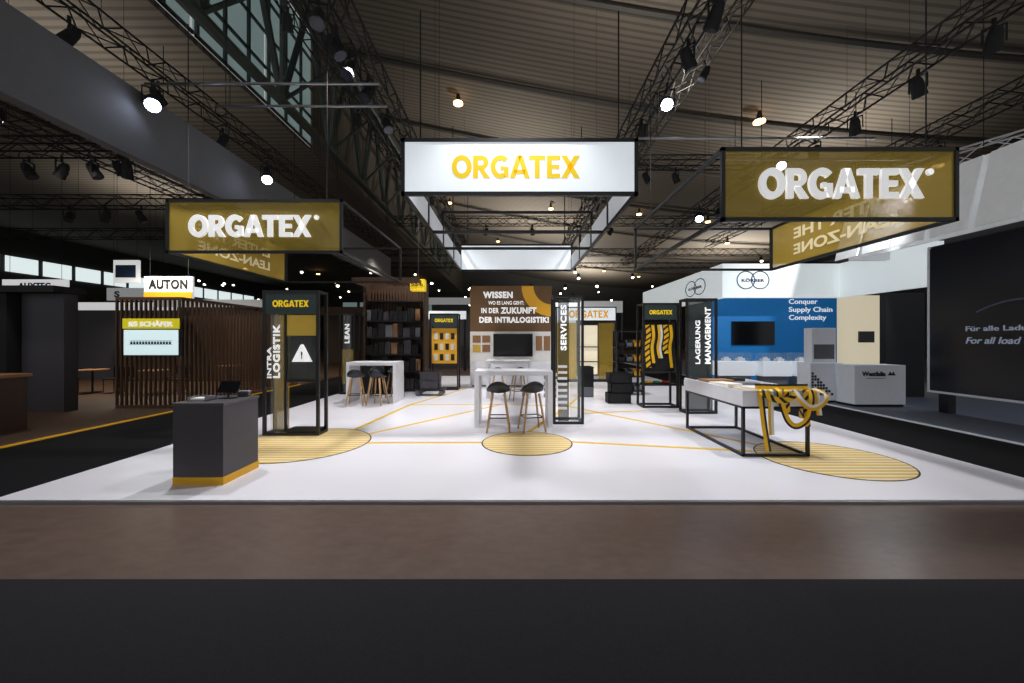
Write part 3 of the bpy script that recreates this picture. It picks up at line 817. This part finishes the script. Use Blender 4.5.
# ------------------------------------------------------------------ left neighbour
ss = root('slat_screen', (-8.3, 9.7, 0), 'vertical dark wood slat screen around a neighbouring booth', 'partition')
b = B()
for i in range(14): b.box(-1.6+i*.12, -1.57+i*.12, 0, .06, .08, 2.7)
for i in range(36): b.box(-.05, .01, .12+i*.14, .15+i*.14, .08, 2.7)
b.box(-1.6, .05, .0, .08, 2.7, 2.77).box(-.07, .05, 0.08, 5.2, 2.7, 2.77).box(-1.6, .05, 0, .08, 0, .08).box(-.07, .05, 0.08, 5.2, 0, .08)
mk('slats', b, M_slat, ss)
tv = root('television', (-8.93, 9.62, 1.33), 'lit flat display with yellow header mounted on slat screen', 'television')
mk('bezel', B().box(-.70, .70, 0, .08, -.03, .9), M_black, tv)
mk('screen', B().box(-.67, .67, -.01, 0, 0, .62), M_tvlit, tv)
mk('header', B().box(-.70, .70, -.012, 0, .65, .9), mat('yellow_lit_header', (205, 192, 24), .5, emit=.55), tv)
txt('SSI SCHÄFER', 1.1, .15, M_whlet, tv, (0, -.013, .775), bold=.03)
b = B()
b.box(-.52, .52, -.018, -.01, .26, .275).box(-.52, .52, -.018, -.01, .345, .355)
for i in range(14): b.box(-.50+i*.073, -.455+i*.073, -.018, -.01, .275, .33)
mk('screen_graphic', b, M_blacklet, tv)

bl = root('booth_wall', (-13.6, 9.0, 0), 'dark booth wall with tall black panels and header', 'partition')
mk('panel', B().box(0, 1.9, 0, .3, 0, 2.8), M_blackmatte, bl)
mk('panel', B().box(2.0, 3.0, 0.2, .5, 0, 2.8), M_counter, bl)
mk('header', B().box(0, 3.1, -.1, .6, 2.8, 2.95), M_blackmatte, bl)
br = root('bar_counter', (-9.7, 6.9, 0), 'wood-topped bar counter with dark body', 'counter')
mk('body', B().box(-1.3, .35, 0, .6, 0, 1.0), M_walnut, br)
mk('countertop', B().box(-1.35, .4, -.05, .65, 1.0, 1.06), M_oak, br, bev=.005)
b = B()
for i in range(12): b.box(-1.25+i*.135, -1.21+i*.135, -.02, 0, .05, .97)
mk('slats', b, M_slat, br)
def cafetable(x, y):
    r = root('cafe_table', (x, y, 0), 'small dark round cafe table in neighbouring booth', 'table', 'cafe tables')
    mk('tabletop', B().tube((0, 0, .72), (0, 0, .75), .4, 24), M_oak, r)
    mk('pole', B().tube((0, 0, .02), (0, 0, .72), .03), M_black, r)
    mk('base', B().tube((0, 0, 0), (0, 0, .02), .25, 20), M_black, r)
cafetable(-13.6, 12.6); cafetable(-11.4, 12.4); cafetable(-10.6, 14.6)
ch = root('chair', (-12.9, 12.6, 0), 'black chair beside cafe table', 'chair', 'cafe chairs')
mk('seat', B().box(-.2, .2, -.2, .2, .43, .47), M_black, ch, bev=.01)
mk('backrest', B().box(-.2, .2, .18, .21, .55, .85), M_black, ch, bev=.01)
for sx in (-1, 1):
    for sy in (-1, 1): mk('leg', B().tube((sx*.17, sy*.17, 0), (sx*.17, sy*.17, .85 if sy > 0 else .43), .012, 6), M_black, ch)
for L, rz in [((-14.3, 12.5, 0), 1.5), ((-12.1, 12.3, 0), 1.2), ((-10.7, 12.5, 0), -1.4), ((-9.85, 14.6, 0), -1.5), ((-11.4, 13.2, 0), 0)]:
    dup(ch, L, rz)
mk('booth_wall', B().box(-16, -8.4, 16, 16.2, 0, 2.7), M_walnut, label='dark wood rear wall of neighbouring booth', cat='partition')
mk('booth_wall', B().box(-6.9, -5.9, 19.0, 19.2, 0, 2.9), M_slat, label='warm wood rear booth panel', cat='partition')
mk('booth_wall', B().box(-24, -16.5, 17, 17.2, 0, 3.0), M_counter, label='dark grey booth wall', cat='partition')
def hang(name, x0, x1, y, z0, z1, m, label, texts):
    r = root(name, ((x0+x1)/2, y, z0), label, 'sign'); w = (x1-x0)/2
    mk('panel', B().box(-w, w, 0, .1, 0, z1-z0), m, r)
    cables(r, [(x, .05, z1-z0) for x in (-w*.8, w*.8)], 10.9-z1)
    for T, tw_, th, dx, dz, mm in texts: txt(T, tw_, th, mm, r, (dx, -.003, dz), bold=.045)
    return r
hs = hang('hanging_sign', -14.2, -12.35, 15, 3.25, 4.15, M_signwhite, 'white hanging sign with dark letters and yellow base', [('AUTON', 1.5, .38, 0, .60, M_blacklet)])
mk('yellow_band', B().box(-.92, .92, -.02, 0, 0, .3), mat('yellow_sign_band', (225, 165, 30), .6, emit=.15), hs)
hang('hanging_sign', -23.6, -20.6, 18, 3.8, 4.5, M_signwhite, 'long white hanging sign with small blue letters', [('AUXTEC', 1.5, .3, 0, .4, M_greylogo)])
pic = hang('hanging_sign', -16.0, -15.0, 15.6, 4.0, 4.9, M_signwhite, 'square hanging sign with blue picture', [])
mk('picture', B().box(-.4, .4, -.02, 0, .2, .7), M_greylogo, pic)
hang('hanging_sign', -19.5, -16.5, 18.7, 3.6, 4.2, M_softwhite, 'pale hanging fascia sign above dark booth', [('S', .25, .3, -1, .3, M_greylogo)])
yc = root('hanging_sign', (-3.0, 12.2, 3.25), 'small yellow illuminated cube sign', 'sign')
mk('panel', B().box(-.22, .22, 0, .3, 0, .36), mat('yellow_lit', (225, 190, 40), .5, emit=.6), yc)
txt('ORGATEX', .38, .08, M_blacklet, yc, (0, -.002, .18))
mk('cable', B().tube((0, .15, .36), (0, .15, 3.6), .01, 4), M_blackmatte, yc)

# ------------------------------------------------------------------ far booths
def booth(x0, x1, y, h, wallm, fasm, label, fh=.5):
    r = root('exhibition_booth', ((x0+x1)/2, y, 0), label, 'booth', 'distant booths'); w = (x1-x0)/2
    mk('rear_wall', B().box(-w, w, 2, 2.1, 0, h), wallm, r)
    mk('fascia', B().box(-w, w, 0, .15, h-fh, h), fasm, r)
    mk('post', B().box(-w, -w+.12, 0, .12, 0, h-fh), M_black, r); mk('post', B().box(w-.12, w, 0, .12, 0, h-fh), M_black, r)
    return r
booth(-6.5, -2.6, 21.5, 3.3, M_counter, M_light, 'distant dark booth with white lit fascia', .45)
booth(1.5, 4.2, 24, 4.0, M_softwhite, M_fascia, 'distant white booth with lit fascia', .8)
booth(-2.0, 1.0, 26, 4.8, M_counter, M_counter, 'distant dark grey exhibition booth', .8)
booth(4.5, 7.6, 27, 4.4, M_counter, M_softwhite, 'distant grey booth with pale fascia', .8)
booth(-14, -8, 27, 4, M_walnut, M_slat, 'distant wood-trimmed exhibition booth', .6)
booth(-24, -16, 26, 4.4, M_counter, M_softwhite, 'distant dark booth with pale fascia', .5)
booth(-36, -26, 30, 4.6, M_counter, M_signwhite, 'distant grey booth with bright white fascia', .6)
booth(-7.5, -2.8, 34, 5.4, M_counter, M_softwhite, 'far tall booth with pale fascia', .6)

# ------------------------------------------------------------------ right neighbour: blue stand
kb = root('exhibition_booth', (7.9, 14.7, 0), 'blue-walled exhibition booth with tall white fascia', 'booth')
mk('blue_wall', B().box(.05, 5.15, 1.0, 1.15, 0, 3.5), M_blue, kb)
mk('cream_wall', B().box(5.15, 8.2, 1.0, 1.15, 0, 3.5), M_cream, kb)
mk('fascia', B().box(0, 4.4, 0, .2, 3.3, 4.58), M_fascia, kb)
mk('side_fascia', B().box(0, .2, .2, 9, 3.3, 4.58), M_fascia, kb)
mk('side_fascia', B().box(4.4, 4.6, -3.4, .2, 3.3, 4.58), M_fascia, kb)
txt('Conquer', 1.15, .26, M_whlet, kb, (3.78, .99, 3.22), bold=.01)
txt('Supply Chain', 1.75, .26, M_whlet, kb, (4.08, .99, 2.9), bold=.01)
txt('Complexity', 1.5, .26, M_whlet, kb, (3.96, .99, 2.58), bold=.01)
mk('television', B().box(.90, 2.6, .93, .999, 1.5, 2.45), M_screen, kb)
def logo(loc, rz, k=1.0):
    for sx in (-.27, .27):
        o = mk('ring_logo', B().ring((sx*k, 0, 0), .33, .02, 32, 4, 'Y', k), M_greylogo, kb, loc=loc); o.rotation_euler[2] = rz
logo((1.15, -.01, 3.96), 0)
txt('KÖRBER', .86, .14, M_greylogo, kb, (1.15, -.003, 3.96), bold=.04)
logo((-.01, 2.2, 3.96), -math.pi/2, 1.5)
txt('KÖRBER', 1.25, .13, M_greylogo, kb, (-.003, 2.2, 3.96), rz=-math.pi/2, bold=.04)
mk('television', B().box(6.0, 6.6, .93, .999, 1.6, 2.05), M_screen, kb)
def wcounter(x0, x1, y, h, label):
    r = root('counter', ((x0+x1)/2, y, 0), label, 'counter', 'white demo counters'); w = (x1-x0)/2
    mk('body', B().box(-w, w, 0, .6, .45, h), M_litwhite, r, bev=.006)
    mk('plinth', B().box(-w+.1, w-.1, .08, .52, 0, .45), M_grey, r)
    mk('glass_case', B().box(-w+.05, w-.05, .05, .55, h, h+.3), M_glass, r)
wcounter(8.6, 9.6, 13.4, .95, 'white demonstration counter with glass case')
wcounter(9.75, 11.1, 13.4, .95, 'white demonstration counter with glass case')
wcounter(7.2, 8.45, 13.6, .95, 'white demonstration counter with glass case')
for x, z, y in [(8.85, .95, 13.7), (9.35, .95, 13.7), (10.1, .95, 13.7), (10.7, .95, 13.7), (7.6, .95, 13.9), (8.1, .95, 13.9)]:
    mk('product_model', B().box(-.12, .12, -.1, .1, 0, .10).box(-.06, .06, -.06, .06, .10, .15), M_lgrey, loc=(x, y, z), label='small pale machine model inside glass case', cat='model', group='machine models')

g1 = root('counter', (8.68, 9.9, 0), 'light grey reception counter with dark logo print', 'counter')
mk('body', B().box(0, 1.30, 0, .6, .06, 1.06), M_lgrey, g1, bev=.008)
mk('plinth', B().box(.03, 1.27, .03, .57, 0, .06), M_black, g1)
txt('Westfalia', .60, .12, M_blacklet, g1, (.48, -.002, .84), bold=.03)
b = B().poly([(.84, .80), (.90, .90), (.96, .80)], -.006, 0).poly([(.92, .80), (.98, .90), (1.04, .80)], -.006, 0)
mk('logo_mark', b, M_blacklet, g1)
mk('red_mark', B().box(.30, .78, -.005, 0, .72, .735), M_red, g1)
g2 = root('counter', (8.05, 10.55, 0), 'light grey counter with black square pattern', 'counter')
mk('body', B().box(0.0, .90, 0, .5, .06, 1.08), M_lgrey, g2, bev=.008)
mk('plinth', B().box(.03, .87, .03, .47, 0, .06), M_black, g2)
b = B()
for i in range(8):
    for j in range(8-i):
        if random.random() < .75: b.box(.03+j*.075, .09+j*.075, -.006, 0, .20+i*.08, .265+i*.08)
mk('square_pattern', b, M_blacklet, g2)
dp = root('display_pillar', (8.50, 10.80, 1.08), 'light grey display box with dark panel on the grey counter', 'display box')
mk('body', B().box(-.33, .33, -.15, .15, 0, .95), M_lgrey, dp, bev=.01)
mk('panel', B().box(-.28, .28, -.155, -.15, .1, .5), M_grey, dp)
mk('booth_wall', B().box(11.1, 12.25, 11.6, 11.8, 0, 3.1), M_blackmatte, label='dark booth wall panel next to large screen', cat='partition')

# video wall
ld = root('video_wall', (10.0, 4.6, 0), 'large dark video wall showing two lines of white text', 'screen')
mk('screen', B().box(0, .03, 0, 4.75, .5, 3.88), M_led, ld)
mk('housing', B().box(.03, .25, 0, 4.75, 0.45, 3.93), M_blackmatte, ld)
mk('bezel', B().box(-.01, .03, 4.75, 4.8, .45, 3.93), M_lgrey, ld)
mk('bezel', B().box(-.01, .03, 0, 4.8, .45, .5), M_lgrey, ld)
boxes('stand', [(.05, .23, .1, .3, 0, .45), (.05, .23, 4.4, 4.6, 0, .45)], M_black, ld)
txt('Für alle Ladungsträger', 1.8, .14, M_ledtext, ld, (-.001, 4.0-.90, 1.93), rz=-math.pi/2, bold=.01)
txt('For all load carriers', 1.62, .14, M_ledtext, ld, (-.001, 4.0-.81, 1.69), rz=-math.pi/2, bold=.01, shear=.25)
b = B().annulus(1.6, 1.63, 0, 48, .004, math.radians(20), math.radians(120), plane='Y')
o = mk('screen_graphic', b, mat('dim_line', (60, 70, 90), .5, emit=.2), ld, loc=(-.002, 3.0, .9)); o.rotation_euler[2] = -math.pi/2

# white louvre structure upper right
sf = root('suspended_fascia', (10.4, 4.0, 4.25), 'white angled-louvre suspended fascia structure above video wall', 'canopy')
mk('back_panel', B().box(.45, .5, 0, 8.6, 0, 1.7), M_softwhite, sf)
for i in range(9):
    y = .2+i*.95
    mk('louvre', B().poly([(0, 0), (.04, 0), (.44, 1.7), (.40, 1.7)], y, y+.8), M_softwhite, sf)
mk('front_panel', B().box(.5, 1.6, 8.4, 8.6, 0, 1.62), M_softwhite, sf)
cables(sf, [(.47, y, 1.7) for y in (1, 5, 8)], 6)

# ------------------------------------------------------------------ camera
cam = bpy.data.cameras.new('camera'); co = bpy.data.objects.new('camera', cam); C.objects.link(co)
co.location = (0, 0, 1.7); co.rotation_euler = (math.pi/2, 0, 0)
cam.sensor_width = 36; cam.lens = 13.7; cam.shift_y = -1.5/1024; cam.shift_x = -1/1024
cam.clip_end = 300
S.camera = co
